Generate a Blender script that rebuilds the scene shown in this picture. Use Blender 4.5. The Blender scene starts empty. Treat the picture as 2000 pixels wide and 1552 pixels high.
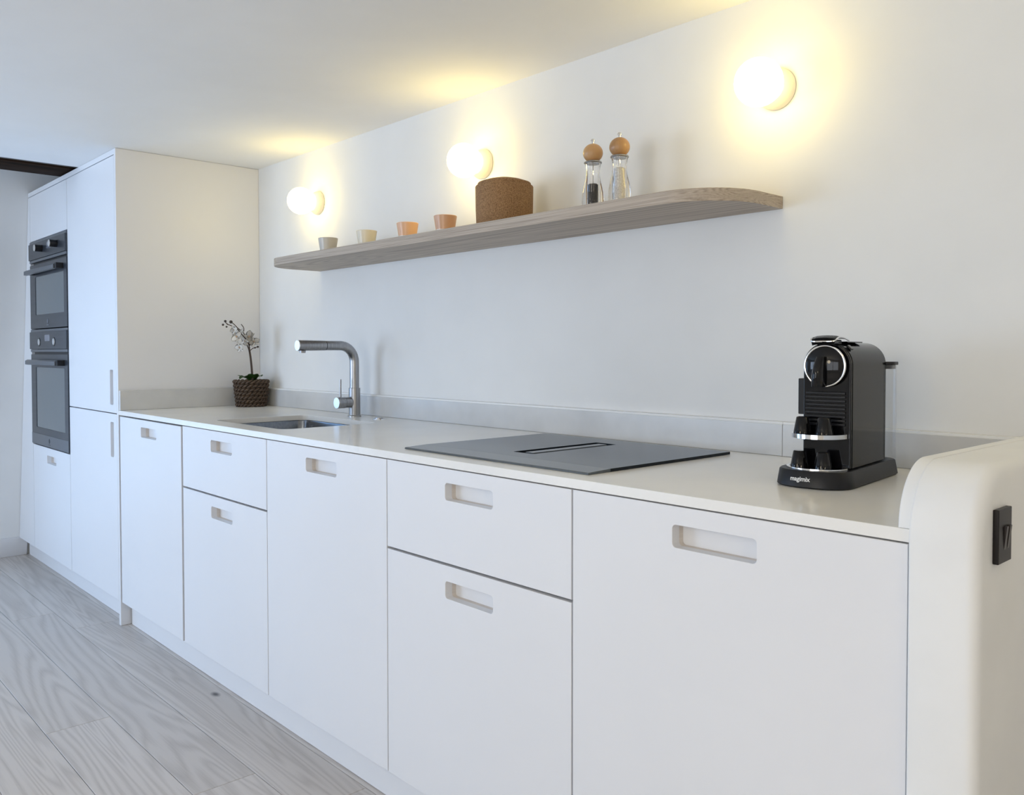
import bpy, bmesh, math, random
from mathutils import Vector, Matrix
random.seed(7)
PI = math.pi

# ------------------------------------------------------------------ scene, camera, world, light
scene = bpy.context.scene
C = bpy.context.collection
CAM = Vector((0.0, -1.7457, 1.10))
YAW, PITCH, ROLL = -0.826695655, -0.0251846345, -0.000897368
FPX, CX, CY = 1669.504, 1005.276, 727.254
_fw = Vector((math.sin(YAW)*math.cos(PITCH), math.cos(YAW)*math.cos(PITCH), math.sin(PITCH)))
_r = Vector((math.cos(YAW), -math.sin(YAW), 0))
_u = _r.cross(_fw)
RIGHT = math.cos(ROLL)*_r + math.sin(ROLL)*_u
UP = -math.sin(ROLL)*_r + math.cos(ROLL)*_u
cam_d = bpy.data.cameras.new('camera')
cam_d.sensor_fit = 'HORIZONTAL'; cam_d.sensor_width = 36.0
cam_d.lens = FPX/2000*36.0
cam_d.shift_x = (1000-CX)/2000; cam_d.shift_y = (CY-776)/2000
cam_d.clip_start = 0.02
cam = bpy.data.objects.new('camera', cam_d); C.objects.link(cam)
m3 = Matrix((RIGHT, UP, -_fw)).transposed()
cam.matrix_world = Matrix.Translation(CAM) @ m3.to_4x4()
scene.camera = cam

world = bpy.data.worlds.new('world'); scene.world = world
world.use_nodes = True
bg = world.node_tree.nodes['Background']
bg.inputs[0].default_value = (0.66, 0.80, 1.0, 1); bg.inputs[1].default_value = 0.3

def area(name, loc, direction, sx, sy, power, col):
    d = bpy.data.lights.new(name, 'AREA'); d.shape = 'RECTANGLE'; d.size = sx; d.size_y = sy
    d.energy = power; d.color = col
    o = bpy.data.objects.new(name, d); C.objects.link(o)
    o.location = loc; o.rotation_euler = Vector(direction).to_track_quat('-Z', 'Z').to_euler()
    return o
area('daylight_window_left', (-5.42, -2.15, 0.95), (1, 0, 0), 1.6, 1.3, 24.0, (0.33, 0.60, 1.0))
area('daylight_front_left', (-3.75, -3.78, 1.02), (0, 1, 0), 1.7, 1.25, 58.0, (0.66, 0.80, 1.0))
area('daylight_front_right', (-0.25, -3.78, 1.02), (0, 1, 0), 1.7, 1.25, 23.0, (0.97, 0.98, 1.0))

vs = scene.view_settings
vs.view_transform = 'Standard'; vs.look = 'None'; vs.gamma = 1.0; vs.use_curve_mapping = False
vs.exposure = 0.0
LAMP_COL = (1.0, 0.77, 0.245); LAMP_STRENGTH = 12.5
FILL_STRENGTH = 13.5

def px(x, y, Y=None, Z=None, X=None):
    d = RIGHT*((x-CX)/FPX) + UP*(-(y-CY)/FPX) + _fw
    if Y is not None: t = (Y-CAM.y)/d.y
    elif Z is not None: t = (Z-CAM.z)/d.z
    else: t = (X-CAM.x)/d.x
    return CAM + d*t

# ------------------------------------------------------------------ materials
def mat(name, col, rough=0.5, metal=0.0, **kw):
    m = bpy.data.materials.new(name); m.use_nodes = True
    b = m.node_tree.nodes['Principled BSDF']
    b.inputs['Base Color'].default_value = (*col, 1)
    b.inputs['Roughness'].default_value = rough; b.inputs['Metallic'].default_value = metal
    for k, v in kw.items(): b.inputs[k].default_value = v
    return m
def nodes(m): return m.node_tree.nodes, m.node_tree.links, m.node_tree.nodes['Principled BSDF']
def noisy(name, c1, c2, scale, rough=0.5, bump=0.0, detail=4, stretch=(1, 1, 1), metal=0.0, lo=0.35, hi=0.65, bscale=None):
    m = mat(name, c1, rough, metal); N, L, b = nodes(m)
    tc = N.new('ShaderNodeTexCoord'); mp = N.new('ShaderNodeMapping'); mp.inputs['Scale'].default_value = stretch
    nz = N.new('ShaderNodeTexNoise'); nz.inputs['Scale'].default_value = scale; nz.inputs['Detail'].default_value = detail
    cr = N.new('ShaderNodeValToRGB'); cr.color_ramp.elements[0].position = lo; cr.color_ramp.elements[1].position = hi
    cr.color_ramp.elements[0].color = (*c1, 1); cr.color_ramp.elements[1].color = (*c2, 1)
    L.new(tc.outputs['Object'], mp.inputs['Vector']); L.new(mp.outputs[0], nz.inputs['Vector'])
    L.new(nz.outputs['Fac'], cr.inputs[0]); L.new(cr.outputs[0], b.inputs['Base Color'])
    if bump:
        n2 = nz
        if bscale:
            n2 = N.new('ShaderNodeTexNoise'); n2.inputs['Scale'].default_value = bscale; L.new(mp.outputs[0], n2.inputs['Vector'])
        bp = N.new('ShaderNodeBump'); bp.inputs['Strength'].default_value = bump; bp.inputs['Distance'].default_value = 0.002
        L.new(n2.outputs['Fac'], bp.inputs['Height']); L.new(bp.outputs[0], b.inputs['Normal'])
    return m
def wood(name, dark, light, rings, rough, along=0, distort=6.0, fine=0.35, bump=0.08, knots=False, vary=0.0, stretch=None):
    """oak: long wavy growth lines plus fine pores along one axis"""
    m = mat(name, light, rough); N, L, b = nodes(m)
    tc = N.new('ShaderNodeTexCoord'); oi = N.new('ShaderNodeObjectInfo')
    off = N.new('ShaderNodeVectorMath'); off.operation = 'MULTIPLY_ADD'
    off.inputs[1].default_value = (1, 1, 1)
    mul = N.new('ShaderNodeVectorMath'); mul.operation = 'SCALE'; mul.inputs[0].default_value = (37.0, 11.0, 5.0)
    L.new(oi.outputs['Random'], mul.inputs['Scale'])
    L.new(tc.outputs['Object'], off.inputs[0]); L.new(mul.outputs[0], off.inputs[2])
    mp = N.new('ShaderNodeMapping'); s = [1.0, 1.0, 1.0]; s[along] = 0.16; s = stretch or s; mp.inputs['Scale'].default_value = s
    L.new(off.outputs[0], mp.inputs['Vector'])
    base = N.new('ShaderNodeTexNoise'); base.inputs['Scale'].default_value = 4.5; base.inputs['Detail'].default_value = 2.0; base.inputs['Distortion'].default_value = 0.6
    L.new(mp.outputs[0], base.inputs['Vector'])
    k = N.new('ShaderNodeMath'); k.operation = 'MULTIPLY'; k.inputs[1].default_value = rings; L.new(base.outputs['Fac'], k.inputs[0])
    fr = N.new('ShaderNodeMath'); fr.operation = 'PINGPONG'; fr.inputs[1].default_value = 1.0; L.new(k.outputs[0], fr.inputs[0])
    mp2 = N.new('ShaderNodeMapping'); s2 = [1.0, 1.0, 1.0]; s2[along] = 0.03; mp2.inputs['Scale'].default_value = s2
    L.new(off.outputs[0], mp2.inputs['Vector'])
    pores = N.new('ShaderNodeTexNoise'); pores.inputs['Scale'].default_value = 260; pores.inputs['Detail'].default_value = 3
    L.new(mp2.outputs[0], pores.inputs['Vector'])
    mx = N.new('ShaderNodeMix'); mx.data_type = 'FLOAT'; mx.inputs[0].default_value = fine
    L.new(fr.outputs[0], mx.inputs[2]); L.new(pores.outputs['Fac'], mx.inputs[3])
    cr = N.new('ShaderNodeValToRGB'); cr.color_ramp.elements[0].position = 0.12; cr.color_ramp.elements[1].position = 0.62
    cr.color_ramp.elements[0].color = (*dark, 1); cr.color_ramp.elements[1].color = (*light, 1)
    L.new(mx.outputs[0], cr.inputs[0])
    col = cr.outputs[0]
    if vary:
        hs = N.new('ShaderNodeHueSaturation')
        mr = N.new('ShaderNodeMapRange'); mr.inputs['To Min'].default_value = 1-vary; mr.inputs['To Max'].default_value = 1+vary
        L.new(oi.outputs['Random'], mr.inputs[0]); L.new(mr.outputs[0], hs.inputs['Value']); L.new(col, hs.inputs['Color']); col = hs.outputs[0]
    if knots:
        vo = N.new('ShaderNodeTexVoronoi'); vo.inputs['Scale'].default_value = 1.9
        mpk = N.new('ShaderNodeMapping'); mpk.inputs['Scale'].default_value = (0.8, 1.5, 1.0)
        L.new(off.outputs[0], mpk.inputs['Vector']); L.new(mpk.outputs[0], vo.inputs['Vector'])
        kr = N.new('ShaderNodeMapRange'); kr.inputs['From Min'].default_value = 0.016; kr.inputs['From Max'].default_value = 0.045
        L.new(vo.outputs['Distance'], kr.inputs[0])
        mk = N.new('ShaderNodeMix'); mk.data_type = 'RGBA'; L.new(kr.outputs[0], mk.inputs[0])
        mk.inputs[6].default_value = (0.10, 0.085, 0.075, 1); L.new(col, mk.inputs[7]); col = mk.outputs[2]
    L.new(col, b.inputs['Base Color'])
    if bump:
        bp = N.new('ShaderNodeBump'); bp.inputs['Strength'].default_value = bump; bp.inputs['Distance'].default_value = 0.001
        L.new(mx.outputs[0], bp.inputs['Height']); L.new(bp.outputs[0], b.inputs['Normal'])
    return m

M = {}
M['wall'] = noisy('wall_paint', (0.80, 0.80, 0.79), (0.82, 0.82, 0.81), 6, 0.85, bump=0.03, bscale=160)
M['ceiling'] = noisy('ceiling_paint', (0.88, 0.88, 0.87), (0.90, 0.90, 0.89), 5, 0.9, bump=0.02, bscale=140)
M['plaster'] = noisy('pony_plaster', (0.83, 0.83, 0.82), (0.86, 0.86, 0.85), 9, 0.6, bump=0.25, bscale=14)
M['cab'] = noisy('cabinet_lacquer', (0.80, 0.80, 0.815), (0.81, 0.81, 0.825), 3, 0.42)
M['carcass_shade'] = mat('carcass_gap_shade', (0.10, 0.10, 0.11), 0.7)  # dark tone paints the shade of the gaps between fronts into the body
M['birch'] = noisy('recess_lining', (0.70, 0.64, 0.58), (0.76, 0.70, 0.64), 40, 0.6, stretch=(1, 1, 8))
M['quartz'] = noisy('quartz_worktop', (0.87, 0.855, 0.82), (0.90, 0.885, 0.85), 7, 0.22, detail=8)
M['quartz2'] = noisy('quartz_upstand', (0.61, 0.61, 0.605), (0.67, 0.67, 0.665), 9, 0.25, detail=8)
M['sealant'] = mat('white_sealant', (0.86, 0.86, 0.85), 0.5)
M['oak'] = wood('oak_shelf', (0.29, 0.225, 0.17), (0.50, 0.42, 0.335), 46, 0.5, 0, fine=0.5, stretch=(0.07, 0.9, 7.0))
M['floor'] = wood('greyed_oak_plank', (0.47, 0.42, 0.38), (0.62, 0.565, 0.52), 42, 0.40, 0, fine=0.50, stretch=(0.085, 1.15, 1.0), knots=True, vary=0.07, bump=0.10)
M['sub'] = mat('subfloor', (0.07, 0.06, 0.055), 0.9)
M['beam'] = wood('dark_beam', (0.006, 0.004, 0.003), (0.030, 0.016, 0.009), 14, 0.95, 1)
M['beam'].node_tree.nodes['Principled BSDF'].inputs['Specular IOR Level'].default_value = 0.1
M['beam2'] = wood('weathered_batten', (0.05, 0.045, 0.04), (0.13, 0.115, 0.10), 10, 0.8, 1)
M['steel'] = noisy('brushed_steel', (0.32, 0.32, 0.33), (0.41, 0.41, 0.42), 200, 0.30, metal=1.0, stretch=(1, 1, 0.05))
M['steel_bowl'] = noisy('sink_steel', (0.17, 0.19, 0.22), (0.22, 0.24, 0.27), 120, 0.25, metal=1.0, stretch=(0.1, 1, 1))
M['chrome'] = mat('chrome', (0.85, 0.85, 0.86), 0.06, 1.0)
M['cap'] = mat('polished_cap', (0.93, 0.93, 0.94), 0.22, 0.6)
M['hob'] = mat('hob_glass', (0.016, 0.020, 0.026), 0.14, 0.0, **{'Specular IOR Level': 0.12})
M['hob2'] = mat('hob_bevel', (0.10, 0.115, 0.13), 0.2, 0.0, **{'Specular IOR Level': 0.4})
M['blackm'] = mat('black_matt', (0.008, 0.008, 0.010), 0.40, 0.0, **{'Specular IOR Level': 0.35})
M['blackg'] = mat('black_gloss', (0.004, 0.004, 0.005), 0.05, 0.0, **{'Specular IOR Level': 0.35})
M['blackside'] = mat('black_side_panel', (0.006, 0.006, 0.006), 0.12, 0.0, **{'Specular IOR Level': 0.22})
M['graph'] = noisy('graphite_steel', (0.060, 0.068, 0.082), (0.072, 0.080, 0.095), 90, 0.34, metal=0.55, stretch=(0.05, 1, 1))
M['graph2'] = mat('graphite_light', (0.17, 0.185, 0.21), 0.34, 0.7)
M['ovenglass'] = mat('oven_glass', (0.11, 0.135, 0.15), 0.10, 0.0, **{'Specular IOR Level': 0.9})
M['display'] = mat('oven_display', (0.20, 0.21, 0.25), 0.2)
M['silver'] = mat('knob_silver', (0.62, 0.62, 0.62), 0.35, 0.5)
M['emblem'] = mat('emblem_grey', (0.22, 0.24, 0.28), 0.4, 0.3)
M['cork'] = noisy('cork', (0.20, 0.105, 0.045), (0.38, 0.22, 0.10), 330, 0.85, bump=0.35, detail=6)
M['ball'] = wood('mill_wood', (0.36, 0.19, 0.075), (0.56, 0.33, 0.15), 10, 0.35, 2, fine=0.3)
M['cup1'] = mat('ceramic_grey', (0.58, 0.54, 0.47), 0.3)
M['cup2'] = mat('ceramic_cream', (0.74, 0.67, 0.52), 0.3)
M['cup3'] = mat('ceramic_peach', (0.72, 0.43, 0.25), 0.3)
M['cup4'] = mat('ceramic_terracotta', (0.62, 0.37, 0.22), 0.3)
M['glaze'] = mat('white_glaze', (0.82, 0.79, 0.74), 0.18)
M['lampbase'] = mat('lamp_ceramic', (0.80, 0.77, 0.72), 0.4)
M['pepper'] = noisy('peppercorns', (0.008, 0.007, 0.006), (0.05, 0.04, 0.035), 420, 0.8, bump=0.8)
M['salt'] = noisy('rock_salt', (0.62, 0.58, 0.52), (0.85, 0.82, 0.78), 380, 0.7, bump=0.7)
M['wicker'] = noisy('dark_wicker', (0.030, 0.018, 0.010), (0.115, 0.070, 0.040), 130, 0.7, stretch=(1, 1, 3))
M['soil'] = noisy('moss', (0.05, 0.035, 0.022), (0.12, 0.09, 0.06), 160, 0.9)
M['stem'] = mat('stem_brown', (0.055, 0.032, 0.018), 0.6)
M['bud'] = mat('bud_brown', (0.045, 0.030, 0.020), 0.5)
M['leaf'] = noisy('orchid_leaf', (0.030, 0.085, 0.014), (0.065, 0.17, 0.030), 20, 0.4)
M['petal'] = mat('white_petal', (0.80, 0.77, 0.72), 0.6, 0.0)
M['lip'] = mat('orchid_lip', (0.50, 0.36, 0.24), 0.6)
M['switch'] = mat('switch_bronze', (0.011, 0.008, 0.007), 0.35, 0.0, **{'Specular IOR Level': 0.25})
M['toggle'] = mat('switch_toggle', (0.05, 0.040, 0.036), 0.35, 0.4)
M['letter'] = mat('white_print', (0.85, 0.85, 0.85), 0.5)
M['ventslot'] = mat('hob_slot', (0.003, 0.003, 0.004), 0.5)
def glassmat(name, tint=(1, 1, 1), gloss=0.08, strength=1.0):
    m = bpy.data.materials.new(name); m.use_nodes = True
    N, L = m.node_tree.nodes, m.node_tree.links; N.remove(N['Principled BSDF'])
    out = N['Material Output']; tr = N.new('ShaderNodeBsdfTransparent'); tr.inputs[0].default_value = (*tint, 1)
    gl = N.new('ShaderNodeBsdfGlossy'); gl.inputs['Roughness'].default_value = gloss
    lw = N.new('ShaderNodeLayerWeight'); lw.inputs[0].default_value = 0.25
    fr = N.new('ShaderNodeMath'); fr.operation = 'MULTIPLY_ADD'; fr.inputs[1].default_value = 0.35; fr.inputs[2].default_value = 0.03; L.new(lw.outputs['Facing'], fr.inputs[0])
    mx = N.new('ShaderNodeMixShader'); L.new(fr.outputs[0], mx.inputs[0]); L.new(tr.outputs[0], mx.inputs[1]); L.new(gl.outputs[0], mx.inputs[2])
    L.new(mx.outputs[0], out.inputs[0]); return m
M['pane'] = glassmat('window_pane', (0.97, 0.985, 1.0), 0.0)
M['tank'] = glassmat('clear_plastic', (0.975, 0.98, 0.985), 0.12)
M['millglass'] = mat('mill_acrylic', (1, 1, 1), 0.03, 0.0, **{'Transmission Weight': 1.0, 'IOR': 1.35})
def emit(name, col, s):
    m = bpy.data.materials.new(name); m.use_nodes = True
    b = m.node_tree.nodes['Principled BSDF']
    b.inputs['Base Color'].default_value = (0.9, 0.9, 0.88, 1); b.inputs['Roughness'].default_value = 0.3
    b.inputs['Emission Color'].default_value = (*col, 1); b.inputs['Emission Strength'].default_value = s
    return m
M['globe'] = emit('opal_glass_lit', LAMP_COL, LAMP_STRENGTH)

# ------------------------------------------------------------------ mesh helpers
def link(name, me, m, parent=None):
    o = bpy.data.objects.new(name, me); C.objects.link(o)
    if m is not None and not me.materials: me.materials.append(M[m] if isinstance(m, str) else m)
    if parent is not None: o.parent = parent
    return o
def fin(name, bm, m, parent=None, smooth=None, recalc=True, weighted=False):
    if recalc: bmesh.ops.recalc_face_normals(bm, faces=bm.faces)
    me = bpy.data.meshes.new(name); bm.to_mesh(me); bm.free()
    if smooth is not None:
        for p in me.polygons: p.use_smooth = True
        me.set_sharp_from_angle(angle=math.radians(smooth))
    o = link(name, me, m, parent)
    if weighted:
        w = o.modifiers.new('weighted_normals', 'WEIGHTED_NORMAL'); w.keep_sharp = True; w.weight = 100
    return o
def tag(o, label=None, cat=None, group=None, kind=None):
    if label: o['label'] = label
    if cat: o['category'] = cat
    if group: o['group'] = group
    if kind: o['kind'] = kind
    return o
def empty(name, loc, label, cat, group=None, rz=0):
    o = bpy.data.objects.new(name, None); C.objects.link(o); o.location = loc; o.rotation_euler = (0, 0, rz)
    o.empty_display_size = 0.05
    return tag(o, label, cat, group)
def bx(bm, x0, x1, y0, y1, z0, z1, bev=0.0, seg=2):
    vs_ = [bm.verts.new(p) for p in ((x0, y0, z0), (x1, y0, z0), (x1, y1, z0), (x0, y1, z0), (x0, y0, z1), (x1, y0, z1), (x1, y1, z1), (x0, y1, z1))]
    fs = [bm.faces.new([vs_[i] for i in q]) for q in ((3, 2, 1, 0), (4, 5, 6, 7), (0, 1, 5, 4), (1, 2, 6, 5), (2, 3, 7, 6), (3, 0, 4, 7))]
    if bev:
        es = list({e for f in fs for e in f.edges})
        bmesh.ops.bevel(bm, geom=es, offset=bev, segments=seg, affect='EDGES', profile=0.5)
def box(name, x0, x1, y0, y1, z0, z1, m, parent=None, bev=0.0, seg=2):
    bm = bmesh.new(); bx(bm, x0, x1, y0, y1, z0, z1, bev, seg)
    return fin(name, bm, m, parent, 50 if bev else None, weighted=bool(bev))
def lathe_bm(bm, prof, seg=32, axis='Z', org=(0, 0, 0)):
    rings = []
    org = Vector(org)
    for r, h in prof:
        ring = []
        if r < 1e-6:
            p = Vector((0, 0, h))
            ring = [p]
        else:
            ring = [Vector((r*math.cos(2*PI*i/seg), r*math.sin(2*PI*i/seg), h)) for i in range(seg)]
        if axis == '-Y': ring = [Vector((p.x, -p.z, p.y)) for p in ring]
        if axis == 'X': ring = [Vector((p.z, p.x, p.y)) for p in ring]
        rings.append([bm.verts.new(p+org) for p in ring])
    for a, b in zip(rings, rings[1:]):
        if len(a) == 1 and len(b) == 1: continue
        if len(a) == 1:
            for i in range(seg): bm.faces.new((a[0], b[i], b[(i+1) % seg]))
        elif len(b) == 1:
            for i in range(seg): bm.faces.new((a[i], a[(i+1) % seg], b[0]))
        else:
            for i in range(seg): bm.faces.new((a[i], a[(i+1) % seg], b[(i+1) % seg], b[i]))
def lathe(name, prof, m, parent=None, seg=32, axis='Z', org=(0, 0, 0), sharp=40):
    bm = bmesh.new(); lathe_bm(bm, prof, seg, axis, org)
    return fin(name, bm, m, parent, sharp)
def tube_bm(bm, pts, r, seg=12, cap=True, r1=None):
    pts = [Vector(p) for p in pts]; rings = []; n = len(pts)
    t0 = (pts[1]-pts[0]).normalized()
    ref = Vector((0, 0, 1)) if abs(t0.z) < 0.9 else Vector((1, 0, 0))
    nrm = t0.cross(ref).normalized()
    for i, p in enumerate(pts):
        t = (pts[min(i+1, n-1)]-pts[max(i-1, 0)]).normalized()
        nrm = (nrm - t*nrm.dot(t)).normalized(); b = t.cross(nrm)
        rr = r if r1 is None else r+(r1-r)*i/(n-1)
        rings.append([bm.verts.new(p+rr*(nrm*math.cos(2*PI*k/seg)+b*math.sin(2*PI*k/seg))) for k in range(seg)])
    for a, b in zip(rings, rings[1:]):
        for k in range(seg): bm.faces.new((a[k], a[(k+1) % seg], b[(k+1) % seg], b[k]))
    if cap: bm.faces.new(rings[0]); bm.faces.new(rings[-1])
def tube(name, pts, r, m, parent=None, seg=12, r1=None):
    bm = bmesh.new(); tube_bm(bm, pts, r, seg, True, r1); return fin(name, bm, m, parent, 40)
def rrect(x0, x1, y0, y1, r, seg=6):
    rs = r if isinstance(r, (tuple, list)) else (r, r, r, r)
    out = []
    for (cx, cy, a0, rr) in ((x1, y1, 0, rs[0]), (x0, y1, 90, rs[1]), (x0, y0, 180, rs[2]), (x1, y0, 270, rs[3])):
        sx = -1 if cx == x1 else 1; sy = -1 if cy == y1 else 1
        if rr == 0: out.append((cx, cy)); continue
        for i in range(seg+1):
            a = math.radians(a0+90*i/seg)
            out.append((cx+sx*rr+rr*math.cos(a), cy+sy*rr+rr*math.sin(a)))
    return out
def prism_bm(bm, loops, h0, h1, plane='XY'):
    """extrude a 2-D outline with holes; plane XY -> along Z, XZ -> along Y, YZ -> along X"""
    def P(a, b, h): return (a, b, h) if plane == 'XY' else ((a, h, b) if plane == 'XZ' else (h, a, b))
    es = []; first = []
    for lp in loops:
        v = [bm.verts.new(P(a, b, h0)) for a, b in lp]; first += v
        es += [bm.edges.new((v[i], v[(i+1) % len(v)])) for i in range(len(v))]
    if len(loops) == 1: fs = [bm.faces.new(first)]
    else:
        g = bmesh.ops.triangle_fill(bm, use_beauty=True, use_dissolve=False, edges=es)
        fs = [f for f in g['geom'] if isinstance(f, bmesh.types.BMFace)]
    ex = bmesh.ops.extrude_face_region(bm, geom=fs)
    nv = [e for e in ex['geom'] if isinstance(e, bmesh.types.BMVert)]
    d = h1-h0
    bmesh.ops.translate(bm, verts=nv, vec=(0, 0, d) if plane == 'XY' else ((0, d, 0) if plane == 'XZ' else (d, 0, 0)))
    return nv
def prism(name, loops, h0, h1, m, parent=None, plane='XY', bev=0.0, smooth=35):
    bm = bmesh.new(); prism_bm(bm, loops, h0, h1, plane)
    bmesh.ops.recalc_face_normals(bm, faces=bm.faces)
    if bev:
        es = [e for e in bm.edges if len(e.link_faces) == 2 and e.calc_face_angle(0) > math.radians(50)]
        bmesh.ops.bevel(bm, geom=es, offset=bev, segments=2, affect='EDGES', profile=0.5)
    return fin(name, bm, m, parent, 50 if bev and smooth else smooth, weighted=bool(bev))
def copy_tree(o, parent=None):
    c = o.copy(); C.objects.link(c); c.parent = parent
    for ch in list(o.children): copy_tree(ch, c)
    return c

# ------------------------------------------------------------------ key dimensions (metres)
F = -0.6036            # plane of the door fronts
ZC = 0.8646            # worktop top
WT = 0.0180            # worktop thickness
CEIL = 1.905
XR = 2.2; YF = -3.6    # right wall, wall opposite
XB = -4.06             # where the low ceiling ends at the beam
def xw(z): return -5.203+0.159*z     # the end wall leans inwards

# ------------------------------------------------------------------ the room
o = box('floor', -5.6, XR, YF, 0.0, -0.06, -0.0135, 'sub'); tag(o, 'grey oak plank floor', kind='structure')
FLOOR = o
edges = [-0.545, -0.580, -0.752, -0.915, -1.093]
while edges[-1] > YF+0.05: edges.append(edges[-1]-0.171)
ends = {0: [-4.6, -2.72, -0.9, 0.9], 1: [-5.5, -3.658, -1.82, 0.0, 1.5], 2: [-3.94, -2.08, -0.3, 1.4], 3: [-4.55, -2.703, -0.9, 0.8], 4: [-3.6, -1.75, 0.1, 1.9]}
g = 0.0007
for i in range(len(edges)-1):
    y1, y0 = edges[i]-g, max(edges[i+1], YF)+g
    xs = ends.get(i) or [-5.3+random.random()*1.5+1.83*k for k in range(4)]
    xs = [-5.45]+[x for x in xs if -5.2 < x < XR-0.2]+[XR]
    for a, b in zip(xs, xs[1:]):
        cx, cy = (a+b)/2, (y0+y1)/2; hx, hy = (b-a)/2-g, (y1-y0)/2; c = 0.0009
        bm = bmesh.new()
        rings = [[bm.verts.new(p) for p in ((-hx+k, -hy+k, z), (hx-k, -hy+k, z), (hx-k, hy-k, z), (-hx+k, hy-k, z))] for k, z in ((0, -0.0125), (0, -c), (c, 0.0))]
        for ra, rb in zip(rings, rings[1:]):
            for k in range(4): bm.faces.new((ra[k], ra[(k+1) % 4], rb[(k+1) % 4], rb[k]))
        bm.faces.new(rings[0]); bm.faces.new(rings[-1])
        p = fin('floor_plank', bm, 'floor', FLOOR); p.location = (cx, cy, 0)

def wall_with_holes(name, outer, holes, h0, h1, plane, m='wall'):
    return prism(name, [outer]+holes, h0, h1, m, None, plane, smooth=None)
o = box('wall_back', -5.6, XR+0.1, 0.0, 0.1, -0.06, 2.4, 'wall'); tag(o, 'long white kitchen wall behind the worktop', kind='structure')
# end wall, leaning, with a tall window outside the frame
W1 = (-3.0, -1.25, 0.18, 1.62)     # y0 y1 z0 z1
bm = bmesh.new()
prism_bm(bm, [[(YF, -0.06), (0.0, -0.06), (0.0, 2.4), (YF, 2.4)], [(W1[0], W1[2]), (W1[1], W1[2]), (W1[1], W1[3]), (W1[0], W1[3])]], -0.12, 0.0, 'YZ')
for v in bm.verts: v.co.x += xw(v.co.z)
o = fin('wall_left', bm, 'wall'); tag(o, 'leaning white end wall beyond the ovens', kind='structure')
W2 = (-4.62, -2.88, 0.35, 1.70); W3 = (-1.12, 0.62, 0.35, 1.70)
o = wall_with_holes('wall_front', [(-5.6, -0.06), (XR+0.1, -0.06), (XR+0.1, 2.4), (-5.6, 2.4)], [[(w[0], w[2]), (w[1], w[2]), (w[1], w[3]), (w[0], w[3])] for w in (W2, W3)], YF-0.12, YF, 'XZ')
tag(o, 'white wall with windows opposite the kitchen', kind='structure')
o = box('wall_right', XR, XR+0.1, YF, 0.0, -0.06, 2.4, 'wall'); tag(o, 'white wall at the far right of the room', kind='structure')
def window(name, horizontal, a0, a1, z0, z1, pos, n, label):
    bm = bmesh.new(); t = 0.05; d0, d1 = pos-0.05, pos
    def bar(p0, p1, q0, q1):
        if horizontal: bx(bm, p0, p1, d0, d1, q0, q1)
        else: bx(bm, d0+xw(1.0)*0, d1, p0, p1, q0, q1)
    bar(a0, a1, z0, z0+t); bar(a0, a1, z1-t, z1); bar(a0, a0+t, z0+t, z1-t); bar(a1-t, a1, z0+t, z1-t)
    for k in range(1, n): c = a0+(a1-a0)*k/n; bar(c-t/2, c+t/2, z0+t, z1-t)
    o = fin(name, bm, 'cab'); tag(o, label, kind='structure')
    w = (a1-a0)/n
    for k in range(n):
        if horizontal: box('pane', a0+w*k+t/2, a0+w*(k+1)-t/2, pos-0.03, pos-0.024, z0+t, z1-t, 'pane', o)
        else: box('pane', pos-0.03, pos-0.024, a0+w*k+t/2, a0+w*(k+1)-t/2, z0+t, z1-t, 'pane', o)
window('window_1', False, W1[0], W1[1], W1[2], W1[3], -5.19, 2, 'white framed window in the end wall')
window('window_2', True, W2[0], W2[1], W2[2], W2[3], YF-0.05, 2, 'white framed window opposite the sink')
window('window_3', True, W3[0], W3[1], W3[2], W3[3], YF-0.05, 2, 'white framed window opposite the coffee machine')
# ceilings
o = box('ceiling', XB, XR, YF, 0.0, CEIL, CEIL+0.06, 'ceiling'); tag(o, 'low white plaster ceiling', kind='structure')
o = box('ceiling_upper', -5.6, XB+0.02, YF, 0.0, 2.22, 2.30, 'ceiling'); tag(o, 'higher ceiling beyond the beam', kind='structure')
o = box('trim_1', XB, XB+0.02, YF, 0.0, CEIL+0.06, 2.22, 'ceiling'); tag(o, 'upstand between the two ceilings', kind='structure')
# skirting on the end wall
bm = bmesh.new(); bx(bm, -0.002, 0.014, YF, F-0.0+0.035, 0.0, 0.102, 0.002)
for v in bm.verts: v.co.x += xw(v.co.z)
o = fin('baseboard_left', bm, 'cab', None, 35); tag(o, 'white skirting board along the end wall', kind='structure')
# beam
bm = bmesh.new(); bx(bm, -4.365, -4.145, -3.55, -0.45, CEIL+0.005, 2.10, 0.004)
o = fin('ceiling_beam', bm, 'beam', None, 35); tag(o, 'dark brown timber beam at the end of the low ceiling', 'beam')
box('beam_batten', XB-0.083, XB-0.001, -3.55, -0.45, CEIL+0.012, CEIL+0.05, 'beam2', o)

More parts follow.
